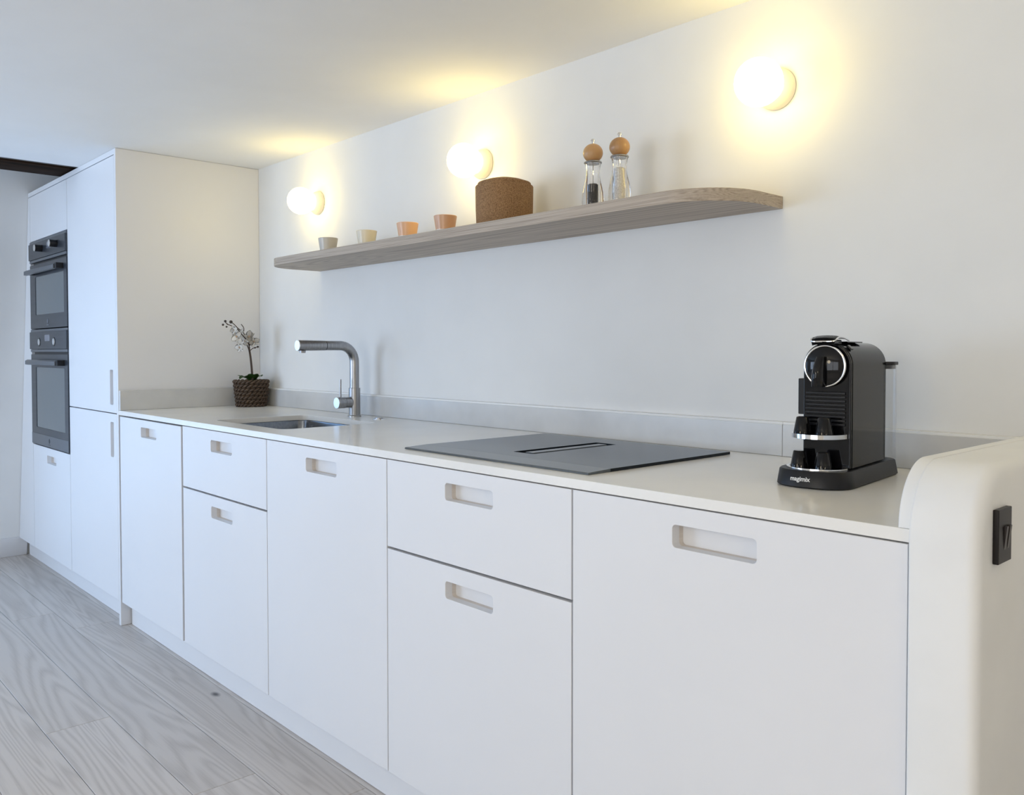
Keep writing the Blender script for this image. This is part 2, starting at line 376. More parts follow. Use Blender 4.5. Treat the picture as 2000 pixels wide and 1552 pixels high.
# ------------------------------------------------------------------ low wall at the right end
ZP = 0.953
def arc_profile(yf, yb, ztop, ry, rz, z0, n=14):
    pts = [(yb, z0), (yf, z0), (yf, ztop-rz)]
    for i in range(1, n):
        a = PI/2*i/n
        pts.append((yf+ry-ry*math.cos(a), ztop-rz+rz*math.sin(a)))
    pts += [(yf+ry, ztop), (yb, ztop)]
    return pts
def rounded_stub(name, x0, x1, r0, r1, yf, ry, rz, z0, parent=None):
    bm = bmesh.new(); rings = []; n = 5
    sec = [(x0+r0-r0*math.cos(PI/2*k/n), r0-r0*math.sin(PI/2*k/n)) for k in range(n+1)]
    sec += [(x1-r1+r1*math.sin(PI/2*k/n), r1-r1*math.cos(PI/2*k/n)) for k in range(n+1)]
    for x, ins in sec:
        rings.append([bm.verts.new((x, y, z)) for y, z in arc_profile(yf+ins, 0.0, ZP-ins, ry, rz, z0, 20)])
    m_ = len(rings[0])
    for a, b in zip(rings, rings[1:]):
        for k in range(m_): bm.faces.new((a[k], a[(k+1) % m_], b[(k+1) % m_], b[k]))
    bm.faces.new(rings[0]); bm.faces.new(rings[-1])
    return fin(name, bm, 'plaster', parent, 40)
LOW = rounded_stub('wall_low', -0.4692, -0.383, 0.004, 0.016, -0.616, 0.085, 0.10, 0.0)
tag(LOW, 'low white plastered stub wall with a rounded top beside the worktop', kind='structure')
rounded_stub('plaster_facing', -0.4892, -0.4690, 0.004, 0.001, -0.602, 0.078, 0.088, ZC+0.0005, LOW)

# ------------------------------------------------------------------ kitchen fronts
def front(name, x0, x1, z0, z1, parent, hole, tall=False):
    """20 mm door or drawer front with a routed grip and the cup behind it"""
    th = 0.019; r = 0.007
    loops = [[(x0, z0), (x1, z0), (x1, z1), (x0, z1)]]
    hx0, hx1, hz0, hz1 = hole
    loops.append(rrect(hx0, hx1, hz0, hz1, r, 5))
    bm = bmesh.new(); prism_bm(bm, loops, F, F+th, 'XZ')
    bmesh.ops.recalc_face_normals(bm, faces=bm.faces)
    es = [e for e in bm.edges if len(e.link_faces) == 2 and e.calc_face_angle(0) > math.radians(50) and all(abs(v.co.y-F) < 1e-5 for v in e.verts)]
    bmesh.ops.bevel(bm, geom=es, offset=0.0011, segments=2, affect='EDGES', profile=0.5)
    d = fin(name, bm, 'cab', parent, 50, weighted=True)
    bm = bmesh.new(); e = 0.006
    prism_bm(bm, [rrect(hx0-e, hx1+e, hz0-e, hz1+e, r+e, 5), rrect(hx0, hx1, hz0, hz1, r, 5)], F+th, F+th+0.011, 'XZ')
    c = fin('grip_lining', bm, 'birch', d, 35)
    prism('grip_back', [rrect(hx0-e, hx1+e, hz0-e, hz1+e, r+e, 5)], F+th+0.011, F+th+0.014, 'cab', d, 'XZ')
    return d
def grip(cx, zt, w=0.157, h=0.0375): return (cx-w/2, cx+w/2, zt-h, zt)
ZT = ZC-WT-0.0022; ZB = 0.098; SPLIT = 0.6362
YB = F+0.036
G = 'base cabinets in the run under the worktop'
def unit(x0, x1, label, fronts, zt=ZT):
    e = empty('base_cabinet', ((x0+x1)/2, -0.3, 0.1), label, 'cabinet', G)
    k = []
    bm = bmesh.new(); xa, xb, t, zt_ = x0-0.0015, x1+0.0015, 0.016, ZC-WT-0.003
    bx(bm, xa, xa+t, YB, -0.02, 0.1, zt_); bx(bm, xb-t, xb, YB, -0.02, 0.1, zt_); bx(bm, xa+t, xb-t, YB, -0.02, 0.1, 0.1+t)
    bx(bm, xa+t, xb-t, -0.03, -0.02, 0.1+t, zt_); bx(bm, xa+t, xb-t, YB, YB+0.012, 0.1+t, zt_)
    k.append(fin('body', bm, 'carcass_shade'))
    cx = (x0+x1)/2
    if fronts == 'door': k.append(front('door', x0, x1, ZB, zt, None, grip(cx, 0.8137)))
    else:
        k.append(front('drawer', x0, x1, SPLIT+0.0028, zt, None, grip(cx, 0.8137)))
        k.append(front('drawer', x0, x1, ZB, SPLIT-0.0028, None, grip(cx, 0.5990)))
    for c in k: c.parent = e; c.matrix_parent_inverse = Matrix.Translation(-e.location)
    return e
def adopt(e, *ks):
    for c in ks:
        c.parent = e; c.matrix_parent_inverse = Matrix.Translation(-e.location)
unit(-3.556, -2.9365, 'narrow looking white base cabinet with one door, against the tall cabinets', 'door', zt=ZT-0.003)
unit(-2.921, -2.3035, 'white base cabinet with two drawers under the sink', 'drawers')
unit(-2.2995, -1.6895, 'white one-door base cabinet between the two drawer cabinets', 'door')
unit(-1.6860, -1.0865, 'white base cabinet with two drawers under the black hob', 'drawers')
unit(-1.0825, -0.4745, 'large white one-door base cabinet beside the low plastered wall', 'door')
o = box('plinth', -3.560, -0.4705, -0.5652, -0.549, 0.001, 0.0985, 'cab', None, 0.001); tag(o, 'white plinth board running under the base cabinets', 'plinth')
o = box('plinth', -5.178, -3.596, -0.5590, -0.543, 0.001, 0.0985, 'cab', None, 0.001); tag(o, 'white plinth board under the tall oven and fridge cabinets', 'plinth')

# tall cabinets
ZTT = 1.8795
e = empty('tall_cabinet', (-3.91, -0.3, 0.1), 'tall white two-door cabinet with upright grips to the right of the ovens', 'cabinet', 'tall cabinets')
adopt(e, box('body', -4.235, -3.5925, YB, -0.001, 0.1, CEIL-0.028, 'carcass_shade'),
      front('door', -4.2335, -3.594, 0.8515, ZTT, None, (-3.672, -3.632, 0.884, 1.0253)),
      front('door', -4.2335, -3.594, ZB, 0.8475, None, (-3.672, -3.632, 0.672, 0.8131)))
e = empty('tall_cabinet', (-4.555, -0.3, 0.1), 'tall white cabinet housing the two ovens', 'cabinet', 'tall cabinets')
bm = bmesh.new()
X0, X1 = -4.8755, -4.2365
bx(bm, X0, X1, -0.02, -0.001, 0.1, CEIL-0.028); bx(bm, X0, X0+0.014, YB, -0.02, 0.1, CEIL-0.028); bx(bm, X1-0.014, X1, YB, -0.02, 0.1, CEIL-0.028)
for z in (0.1, 0.615, 1.1945, 1.652): bx(bm, X0+0.014, X1-0.014, YB, -0.02, z, z+0.014)
bx(bm, X0+0.014, X1-0.014, YB, -0.02, CEIL-0.042, CEIL-0.028)
bd = fin('body', bm, 'carcass_shade')
top = box('flap_door', -4.8735, -4.2385, F, F+0.019, 1.6535, ZTT, 'cab', None, 0.0011)
dr = front('drawer', -4.8735, -4.2385, ZB, 0.6290, None, (-4.622, -4.464, 0.5535, 0.5914))
adopt(e, bd, top, dr)
o = box('end_panel', -3.5905, -3.5715, F-0.0005, -0.0005, 0.0008, CEIL-0.0008, 'cab', None, 0.001)
tag(o, 'white side panel closing the tall cabinets next to the worktop', 'panel')
o = box('cornice_filler', -4.902, -3.5915, F, F+0.019, ZTT+0.0035, CEIL-0.0008, 'cab', None, 0.001)
tag(o, 'thin white filler strip above the tall cabinet doors', 'panel')
bm = bmesh.new()
prism_bm(bm, [[(xw(0.098)+0.002, 0.098), (-4.8765, 0.098), (-4.8765, CEIL-0.026), (xw(CEIL-0.026)+0.002, CEIL-0.026)]], F, F+0.019, 'XZ')
o = fin('side_filler', bm, 'cab'); tag(o, 'tapered white filler panel between the ovens and the end wall', 'panel')

# ------------------------------------------------------------------ ovens
def oven(label, z0, z1, ctrl, knob_out, glass, handle_z, band, knobs, disp):
    x0, x1 = -4.8725, -4.2395; yf = F-0.004; e = empty('oven', (-4.556, -0.3, z0), label, 'oven', 'built-in ovens')
    xm = (x0+x1)/2
    body = box('body', x0+0.02, x1-0.02, F+0.022, -0.04, z0+0.004, z1-0.017, 'blackm')
    cz0 = z1-ctrl
    cp = box('control_panel', x0, x1, yf-0.006, F+0.02, cz0, z1-0.012, 'graph', None, 0.0015)
    rim = box('top_rim', x0, x1, yf-0.001, F+0.02, z1-0.012, z1, 'graph2', None, 0.001)
    strip = box('vent_strip', x0+0.002, x1-0.002, yf-0.002, F+0.02, cz0-0.014, cz0-0.001, 'graph2', None, 0.001)
    slot = box('vent_slot', x0+0.03, x1-0.004, F+0.006, F+0.02, cz0-0.026, cz0-0.014, 'blackm')
    dz1 = cz0-0.026
    # door: frame with a window opening
    bm = bmesh.new(); gx0, gx1, gz0, gz1 = glass
    prism_bm(bm, [[(x0, z0+0.002), (x1, z0+0.002), (x1, dz1), (x0, dz1)], rrect(gx0, gx1, gz0, gz1, 0.006, 3)], yf, F+0.02, 'XZ')
    door = fin('door', bm, 'graph', None, 30)
    gl = box('window_glass', gx0+0.0005, gx1-0.0005, yf+0.002, yf+0.006, gz0+0.0005, gz1-0.0005, 'ovenglass', door)
    if band:
        box('lower_band', x0+0.0005, x1-0.0005, yf-0.0012, yf, z0+0.004, band, 'graph2', door)
    # handle: flat tapered bar on two black brackets
    hx0, hx1 = x0+0.028, x1-0.078; yo = -0.6425
    bm = bmesh.new()
    pr = [(yo+0.010, handle_z+0.012), (yo, handle_z+0.006), (yo, handle_z-0.012), (yo+0.012, handle_z-0.014)]
    prism_bm(bm, [pr], hx0, hx1, 'YZ'); fin('handle', bm, 'graph2', door)
    box('handle_bracket', hx1+0.0005, hx1+0.030, yo+0.004, yf, handle_z-0.013, handle_z+0.012, 'blackm', door)
    box('handle_bracket', hx0+0.030, hx0+0.060, yo+0.011, yf, handle_z-0.013, handle_z+0.010, 'blackm', door)
    # small maker's emblem: two bars making an upright mark
    ez = (z0+gz0)/2 if not band else (z0+band)/2+0.004
    bm = bmesh.new()
    for dx, hh in ((-0.007, 0.007), (0.0, 0.012), (0.007, 0.007)): bx(bm, xm+dx-0.0025, xm+dx+0.0025, yf-0.002, yf, ez-hh, ez+hh)
    bx(bm, xm-0.018, xm+0.018, yf-0.002, yf, ez-0.020, ez-0.0165)
    fin('emblem', bm, 'emblem' if not band else 'graph', door)
    yk = yf-0.006
    for kx, kz in knobs:
        if knob_out:
            prof = [(0.0, 0), (0.017, 0), (0.017, 0.031), (0.0165, 0.0325), (0.0, 0.0325)]
            kn = lathe('knob', prof, 'blackm', cp, 24, '-Y', (kx, yk, kz))
            lathe('knob_cap', [(0.0, 0), (0.0163, 0), (0.0155, 0.002), (0.0, 0.002)], 'silver', cp, 24, '-Y', (kx, yk-0.0326, kz))
        else:
            lathe('knob', [(0.0, 0), (0.0165, 0), (0.0155, 0.004), (0.0, 0.0045)], 'silver', cp, 24, '-Y', (kx, yk, kz))
            lathe('knob_ring', [(0.0166, 0), (0.0215, 0), (0.0205, 0.0015), (0.0166, 0.0015)], 'blackm', cp, 24, '-Y', (kx, yk, kz))
    box('display', disp[0], disp[1], yk-0.0008, yk, disp[2], disp[3], 'display', cp)
    adopt(e, body, cp, rim, strip, slot, door)
    return e
oven('upper compact oven with two raised black knobs', 1.2115, 1.6490, 0.092, True, (-4.775, -4.285, 1.281, 1.470), 1.494, None, [(-4.620, 1.600), (-4.365, 1.600)], (-4.535, -4.465, 1.592, 1.622))
oven('lower oven with flush silver knobs and a tall glass door', 0.6330, 1.2085, 0.097, False, (-4.785, -4.293, 0.722, 1.022), 1.047, 0.690, [(-4.690, 1.146), (-4.433, 1.146)], (-4.592, -4.505, 1.150, 1.180))

# ------------------------------------------------------------------ worktop, upstands, sink
SK = (-2.850, -2.362, -0.522, -0.178)
o = prism('worktop', [[(-3.5710, F), (-0.4697, F), (-0.4697, -0.0005), (-3.5710, -0.0005)], rrect(*SK, 0.032, 7)], ZC-WT, ZC, 'quartz', None, 'XY', bev=0.0012)
tag(o, 'pale stone worktop running along the whole kitchen wall', 'worktop')
ZS = 0.936; YS = -0.0195
def upstand(x0, x1, y0, y1, label, z1=ZS):
    o = box('stone_upstand', x0, x1, y0, y1, ZC+0.0004, z1, 'quartz2', None, 0.0008); tag(o, label, 'upstand', 'stone upstands around the worktop')
    return o
u = upstand(-3.5515, -0.9950, YS, -0.0006, 'long pale stone upstand behind the sink and hob')
box('sealant_bead', -3.5515, -0.9950, YS+0.002, -0.0006, ZS, ZS+0.005, 'sealant', u)
u = upstand(-0.9942, -0.4897, YS, -0.0006, 'short pale stone upstand behind the coffee machine')
box('sealant_bead', -0.9942, -0.4897, YS+0.002, -0.0006, ZS, ZS+0.005, 'sealant', u)
u = upstand(-3.5712, -3.5520, F+0.001, -0.0006, 'pale stone upstand along the tall cabinet side panel', ZS+0.008)
# sink bowl
e = empty('sink', ((SK[0]+SK[1])/2, (SK[2]+SK[3])/2, 0.69), 'stainless steel sink bowl set under the worktop', 'sink')
bm = bmesh.new(); rings = []
for off, z, rr in ((0.014, ZC-WT-0.0006, 0.046), (-0.004, ZC-WT-0.0006, 0.030), (-0.005, ZC-WT-0.004, 0.030), (-0.007, 0.700, 0.030), (-0.018, 0.690, 0.022)):
    lp = rrect(SK[0]-off, SK[1]+off, SK[2]-off, SK[3]+off, rr, 6)
    rings.append([bm.verts.new((a, b, z)) for a, b in lp])
for a, b in zip(rings, rings[1:]):
    n = len(a)
    for i in range(n): bm.faces.new((a[i], a[(i+1) % n], b[(i+1) % n], b[i]))
bm.faces.new(rings[-1])
bowl = fin('bowl', bm, 'steel_bowl', None, 40)
dx, dy = (SK[0]+SK[1])/2, (SK[2]+SK[3])/2
drain = lathe('drain', [(0.0, 0.002), (0.03, 0.002), (0.042, 0.004), (0.045, 0.0005)], 'chrome', None, 24, 'Z', (dx, dy, 0.690))
adopt(e, bowl, drain)

# ------------------------------------------------------------------ tap
fx, fy = -2.652, -0.088
e = empty('kitchen_tap', (fx, fy, ZC), 'brushed steel kitchen tap with a long straight spout behind the sink', 'tap')
k = []
k.append(lathe('base_ring', [(0.0, 0), (0.0235, 0), (0.0235, 0.004), (0.0215, 0.006), (0.0, 0.006)], 'steel', None, 32, 'Z', (fx, fy, ZC)))
k.append(lathe('body', [(0.0, 0.006), (0.0205, 0.006), (0.0205, 0.103), (0.0200, 0.1035), (0.0, 0.1035)], 'steel', None, 32, 'Z', (fx, fy, ZC)))
zt = 1.1195; rb = 0.058; pts = [(fx, fy, ZC+0.1035), (fx, fy, 1.0), (fx, fy, zt-rb)]
for i in range(1, 13):
    a = PI/2*i/12
    pts.append((fx, fy-rb+rb*math.cos(a), zt-rb+rb*math.sin(a)))
pts += [(fx, fy-rb-0.03, zt), (fx, -0.205, zt)]
k.append(tube('spout', pts, 0.0168, 'steel', None, 24))
k.append(tube('seam', [(fx, -0.205, zt), (fx, -0.2075, zt)], 0.0160, 'blackm', None, 24))
k.append(tube('spray_head', [(fx, -0.2075, zt), (fx, -0.26, zt), (fx, -0.312, zt)], 0.0172, 'steel', None, 24, r1=0.0185))
k.append(lathe('spray_cap', [(0.0, 0), (0.0183, 0), (0.0175, 0.002), (0.0, 0.002)], 'cap', None, 28, '-Y', (fx, -0.3121, zt)))
k.append(lathe('nozzle', [(0.0, -0.008), (0.010, -0.008), (0.011, 0.0), (0.0, 0.0)], 'steel', None, 20, 'Z', (fx, -0.294, zt-0.0175)))
zl = 0.9165
k.append(lathe('lever_hub', [(0.0, 0), (0.0190, 0), (0.0190, 0.0225)], 'steel', None, 28, '-Y', (fx, fy-0.018, zl)))
k.append(lathe('hub_seam', [(0.0, 0), (0.0178, 0), (0.0178, 0.002), (0, 0.002)], 'blackm', None, 28, '-Y', (fx, fy-0.0405, zl)))
k.append(lathe('lever_knob', [(0.0, 0), (0.0203, 0), (0.0203, 0.030), (0.0198, 0.0305), (0, 0.0305)], 'steel', None, 28, '-Y', (fx, fy-0.0425, zl)))
k.append(lathe('lever_cap', [(0.0, 0), (0.0200, 0), (0.0190, 0.0015), (0, 0.0015)], 'cap', None, 28, '-Y', (fx, fy-0.0731, zl)))
k.append(tube('lever', [(fx, fy-0.058, zl+0.0195), (fx, fy-0.058, zl+0.05), (fx, fy-0.058, zl+0.0835)], 0.0037, 'steel', None, 10))
adopt(e, *k)
e = empty('sink_button', (-2.480, -0.098, ZC), 'small flat steel plug button beside the tap', 'plug button')
adopt(e, lathe('collar', [(0.0, 0), (0.0215, 0), (0.0205, 0.003), (0.0, 0.003)], 'chrome', None, 24, 'Z', (-2.480, -0.098, ZC)),
      lathe('button', [(0.0, 0.003), (0.014, 0.003), (0.0135, 0.0065), (0.0, 0.007)], 'steel', None, 24, 'Z', (-2.480, -0.098, ZC)))

# ------------------------------------------------------------------ hob
hx0, hx1, hy0, hy1 = -1.6900, -1.0930, -0.5500, -0.0750
e = empty('induction_hob', ((hx0+hx1)/2, (hy0+hy1)/2, ZC), 'black glass induction hob with a central extractor slot', 'hob')
slot = rrect(-1.432, -1.366, -0.4328, -0.1500, 0.004, 3)
zg = ZC+0.0065
bm = bmesh.new(); prism_bm(bm, [[(hx0, hy0+0.064), (hx1, hy0+0.064), (hx1, hy1), (hx0, hy1)], slot], ZC+0.0005, zg, 'XY')
gl = fin('glass_top', bm, 'hob', None, 30)
bm = bmesh.new()
v = [bm.verts.new(p) for p in ((hx0, hy0, ZC+0.0005), (hx1, hy0, ZC+0.0005), (hx1, hy0+0.0636, ZC+0.0005), (hx0, hy0+0.0636, ZC+0.0005), (hx0+0.001, hy0+0.002, zg-0.0022), (hx1-0.001, hy0+0.002, zg-0.0022), (hx1, hy0+0.0636, zg), (hx0, hy0+0.0636, zg), (hx0, hy0, zg-0.0038), (hx1, hy0, zg-0.0038))]
for q in ((0, 3, 2, 1), (0, 1, 9, 8), (8, 9, 5, 4), (4, 5, 6, 7), (2, 3, 7, 6), (1, 2, 6, 5, 9), (3, 0, 8, 4, 7)): bm.faces.new([v[i] for i in q])
fb = fin('front_bevel', bm, 'hob2', None)
vb = box('extractor_slot', -1.4315, -1.3665, -0.4322, -0.1506, ZC+0.0004, ZC+0.0012, 'ventslot')
vc = box('slot_cover', -1.4100, -1.3840, -0.4150, -0.1650, ZC+0.0014, zg-0.0003, 'hob2', None, 0.001)
adopt(e, gl, fb, vb, vc)

# ------------------------------------------------------------------ shelf
SZ0, SZ1, SY = 1.4175, 1.4455, -0.250
o = prism('oak_shelf', [rrect(-3.040, -1.008, SY, -0.0006, (0, 0, 0.13, 0.15), 14)], SZ0, SZ1, 'oak', None, 'XY', bev=0.0012)
tag(o, 'long floating oak shelf with rounded front corners', 'shelf')

# ------------------------------------------------------------------ wall lamps
def lamp(x, z, label):
    e = empty('wall_lamp', (x, 0, z), label, 'lamp', 'opal globe wall lamps')
    b = lathe('lamp_base', [(0.0, 0.0008), (0.0455, 0.0008), (0.0462, 0.006), (0.0445, 0.013), (0.0385, 0.022), (0.0325, 0.030), (0.0, 0.030)], 'lampbase', e, 40, '-Y')
    prof = []
    R = 0.0525; yc = 0.079
    for i in range(0, 25):
        a = PI*i/24
        prof.append((R*math.sin(a), yc-R*math.cos(a)))
    prof = [(0.0, 0.0305), (0.030, 0.0305)]+[p for p in prof if p[1] > 0.0375]
    prof[-1] = (0.0, prof[-1][1])
    lathe('globe', prof, 'globe', e, 32, '-Y')
    return e
lamp(-3.0495, 1.690, 'lit white globe wall lamp nearest the tall cabinets')
lamp(-2.0390, 1.682, 'lit white globe wall lamp above the cork canister')
lamp(-1.0235, 1.686, 'lit white globe wall lamp above the rounded shelf end by the coffee machine')
lamp(-0.0100, 1.686, 'lit white globe wall lamp right of the low plastered wall')

M['fill_pendant'] = emit('opal_fill_lit', (1.0, 0.86, 0.64), FILL_STRENGTH)
def fill_pendant(x, y, z, label):  # unseen hanging globe, added as a warm fill light
    e = empty('fill_pendant_lamp', (x, y, z), label, 'lamp', 'unseen hanging globes added for warm fill light')
    R = 0.16; prof = [(R*math.sin(PI*i/20), -R*math.cos(PI*i/20)) for i in range(20)]
    lathe('globe', [(0.0, -R)]+prof[1:]+[(0.02, R-0.002)], 'fill_pendant', e, 32)
    lathe('cap', [(0.022, R-0.004), (0.03, R), (0.03, R+0.03), (0.0, R+0.035)], 'blackm', e, 24)
    tube('cord', [(0, 0, R+0.035), (0, 0, (R+CEIL-z)/2+0.02), (0, 0, CEIL-z-0.02)], 0.003, 'blackm', e, 8)
    lathe('ceiling_rose', [(0, CEIL-z-0.02), (0.05, CEIL-z-0.02), (0.05, CEIL-z-0.0005), (0, CEIL-z-0.0005)], 'blackm', e, 24)
fill_pendant(-0.80, -2.70, 1.45, 'added unseen fill globe opposite the hob')
fill_pendant(1.60, -2.10, 1.45, 'added unseen fill globe at the right end of the room')

# ------------------------------------------------------------------ things on the shelf
SHY = -0.135
def cup(x, m, label, band=False, h=0.064, r=0.036):
    e = empty('ceramic_cup', (x, SHY, SZ1), label, 'cup', 'small ceramic cups on the oak shelf')
    r0 = r*0.70
    zb = 0.022
    rb = r0+(r-r0)*zb/h
    lathe('foot', [(0, 0.0), (r0*0.94, 0.0), (r0, 0.003), (rb, zb)]+[(rb-0.003, zb), (0, zb)], 'glaze' if band else m, e, 36)
    lathe('body', [(rb-0.004, zb), (rb, zb), (r-0.0005, h-0.0015), (r-0.0015, h), (r-0.003, h-0.0015), (rb-0.003, zb+0.006), (0, zb+0.004)], m, e, 36)
    return e
cup(-2.7490, 'cup1', 'pale grey ceramic cup, leftmost on the oak shelf')
cup(-2.4945, 'cup2', 'cream ceramic cup, second from the left on the shelf')
cup(-2.2560, 'cup3', 'peach ceramic cup with a white foot, third from the left', True)
cup(-2.0600, 'cup4', 'terracotta ceramic cup nearest the cork canister', True)
cx = px(985, 420, Y=SHY).x
e = empty('cork_canister', (cx, SHY, SZ1), 'round brown cork canister with a domed lid on the shelf', 'canister')
lathe('body', [(0, 0), (0.0765, 0), (0.0785, 0.003), (0.0805, 0.05), (0.0815, 0.1125), (0.0805, 0.1145), (0.0790, 0.1150), (0.0, 0.1150)], 'cork', e, 56)
lathe('lid', [(0, 0.1152), (0.0745, 0.1152), (0.0750, 0.1215), (0.0735, 0.1240), (0.052, 0.1315), (0.026, 0.1375), (0.0, 0.1395)], 'cork', e, 56)
def mill(x, content, lvl, label):
    e = empty('spice_mill', (x, SHY, SZ1), label, 'mill', 'glass and wood spice mills on the shelf')
    lathe('wooden_foot', [(0, 0), (0.0215, 0), (0.0225, 0.002), (0.0225, 0.007), (0, 0.007)], 'ball', e, 32)
    outer = [(0.0255, 0.0075), (0.0270, 0.014), (0.0280, 0.030), (0.0275, 0.046), (0.0245, 0.062), (0.0200, 0.080), (0.0175, 0.097), (0.0172, 0.108), (0.0190, 0.119), (0.0203, 0.1245)]
    inner = [(0.0165, 0.1245), (0.0150, 0.110), (0.0135, 0.095), (0.0135, 0.030), (0.0135, 0.012)]
    lathe('glass_body', [(0.0, 0.0075)]+outer+inner+[(0.0, 0.012)], 'millglass', e, 40)
    lathe('filling', [(0, 0.0125), (0.0130, 0.0125), (0.0130, lvl), (0.009, lvl+0.003), (0.0, lvl+0.002)], content, e, 24)
    tube('spindle', [(0, 0, lvl+0.003), (0, 0, 0.11), (0, 0, 0.1265)], 0.0022, 'chrome', e, 8)
    lathe('collar', [(0, 0.1248), (0.0215, 0.1248), (0.0228, 0.127), (0.0215, 0.1300), (0, 0.1300)], 'steel', e, 32)
    prof = [(0, 0.1303), (0.0195, 0.1303)]
    for i in range(3, 20):
        a = PI*i/20
        prof.append((0.0252*math.sin(a), 0.1515-0.0236*math.cos(a)))
    prof.append((0.0, 0.1751))
    lathe('wooden_head', prof, 'ball', e, 36)
    lathe('top_nut', [(0, 0.1745), (0.0030, 0.1745), (0.0030, 0.1795), (0.0058, 0.1800), (0.0062, 0.1835), (0.0045, 0.1865), (0.0, 0.1872)], 'chrome', e, 20)
    return e
mill(px(1158, 380, Y=SHY).x, 'pepper', 0.070, 'pepper mill with black peppercorns and a wooden ball head')
mill(px(1210, 370, Y=SHY).x, 'salt', 0.098, 'salt mill filled with white crystals and a wooden ball head')

# ------------------------------------------------------------------ orchid in a wicker basket
ox, oy = -3.4515, -0.100
e = empty('potted_orchid', (ox, oy, ZC), 'white orchid in a dark wicker basket in the worktop corner', 'plant')
H = 0.112; R0, R1 = 0.0575, 0.0695
bk = lathe('basket', [(0, 0.0006), (R0-0.004, 0.0006), (R1-0.004, H-0.002), (R1-0.010, H-0.002), (R1-0.014, H-0.02), (0, H-0.02)], 'wicker', e, 40)
rows = 7; tw = 11
for r in range(rows):
    bm = bmesh.new(); z = 0.0085+(H-0.0150)*r/(rows-1); R = R0-0.001+(R1-R0)*z/H; n = 150; q_ = 6
    for st in range(2):
        rg = []
        cen = []
        for i in range(n):
            th = 2*PI*i/n; ph = th*tw+PI*st+r*1.1
            rr = R+0.0042*math.cos(ph); cen.append(Vector((rr*math.cos(th), rr*math.sin(th), z+0.0048*math.sin(ph))))
        for i in range(n):
            t = (cen[(i+1) % n]-cen[i-1]).normalized(); a_ = Vector((cen[i].x, cen[i].y, 0)).normalized()
            a_ = (a_-t*a_.dot(t)).normalized(); b_ = t.cross(a_)
            rg.append([bm.verts.new(cen[i]+0.0050*(a_*math.cos(2*PI*k/q_)+b_*math.sin(2*PI*k/q_))) for k in range(q_)])
        for i in range(n):
            a, b = rg[i], rg[(i+1) % n]
            for k in range(q_): bm.faces.new((a[k], b[k], b[(k+1) % q_], a[(k+1) % q_]))
    fin('woven_row', bm, 'wicker', bk, 60)
lathe('moss', [(R1-0.0145, H-0.016), (0.035, H-0.010), (0.0, H-0.006)], 'soil', e, 24)
def P(x, y, dy=0.0):
    p = px(x, y, Y=oy+0.4*dy-max(0.0, 496-x)*0.0023); return (p.x-ox, p.y-oy, p.z-ZC)
def curve_pts(pts, n=6):
    pts = [Vector(p) for p in pts]; out = []
    for i in range(len(pts)-1):
        p0 = pts[max(i-1, 0)]; p1 = pts[i]; p2 = pts[i+1]; p3 = pts[min(i+2, len(pts)-1)]
        for k in range(n):
            t = k/n
            out.append(0.5*((2*p1)+(p2-p0)*t+(2*p0-5*p1+4*p2-p3)*t*t+(3*p1-p0-3*p2+p3)*t**3))
    out.append(pts[-1]); return out
tube('stem', curve_pts([P(494, 742), P(492, 715), P(489, 690), P(484, 668), P(474, 655, -0.01), P(464, 643, -0.015), P(452, 636, -0.02), P(443, 633, -0.02)]), 0.0030, 'stem', e, 8, r1=0.0016)
tube('stem', curve_pts([P(492, 742, 0.01), P(490, 712, 0.012), P(486, 683, 0.012), P(480, 668, 0.015), P(476, 650, 0.02), P(466, 642, 0.02), P(456, 632, 0.015), P(450, 629, 0.01)]), 0.0028, 'stem', e, 8, r1=0.0016)
for a in ([P(476, 648, 0.02), P(476, 640, 0.02), P(471, 633, 0.02)], [P(489, 684, 0.01), P(494, 680, 0.0), P(501, 678, -0.005)], [P(488, 680), P(486, 672), P(485, 668)], [P(446, 634, -0.02), P(441, 630, -0.02), P(440, 627, -0.02)]):
    tube('twig', curve_pts(a, 4), 0.0017, 'stem', e, 6)
for x, y, r, dy in ((451, 628.5, 0.0068, 0.01), (440, 627, 0.0052, -0.02), (435.5, 634, 0.0046, -0.02), (442.5, 638, 0.0038, -0.02), (503.5, 677, 0.0045, -0.005), (498, 679, 0.0034, -0.002), (487, 673, 0.0048, 0.0), (485, 668, 0.0036, 0.0)):
    bm = bmesh.new(); bmesh.ops.create_uvsphere(bm, u_segments=12, v_segments=8, radius=r)
    for v in bm.verts: v.co.x *= 1.25
    b = fin('bud', bm, 'bud', e, 80); b.location = P(x, y, dy)
def petal_mesh(L, W, cup_=0.25):
    bm = bmesh.new(); nu, nv = 6, 4; g = []
    for i in range(nu+1):
        t = i/nu; w = W*math.sin(PI*min(1, t**0.75))**0.7 if 0 < t < 1 else W*0.10
        g.append([bm.verts.new((w*(j/nv-0.5), L*t, cup_*L*t*t*0.6-cup_*L*((j/nv-0.5)*2)**2*0.15)) for j in range(nv+1)])
    for i in range(nu):
        for j in range(nv): bm.faces.new((g[i][j], g[i][j+1], g[i+1][j+1], g[i+1][j]))
    bmesh.ops.solidify(bm, geom=bm.faces[:], thickness=0.0006)
    bmesh.ops.recalc_face_normals(bm, faces=bm.faces)
    me = bpy.data.meshes.new('petal'); bm.to_mesh(me); bm.free()
    for p in me.polygons: p.use_smooth = True
    me.materials.append(M['petal']); return me
pet_big = petal_mesh(0.026, 0.027); pet_small = petal_mesh(0.025, 0.016, 0.15)
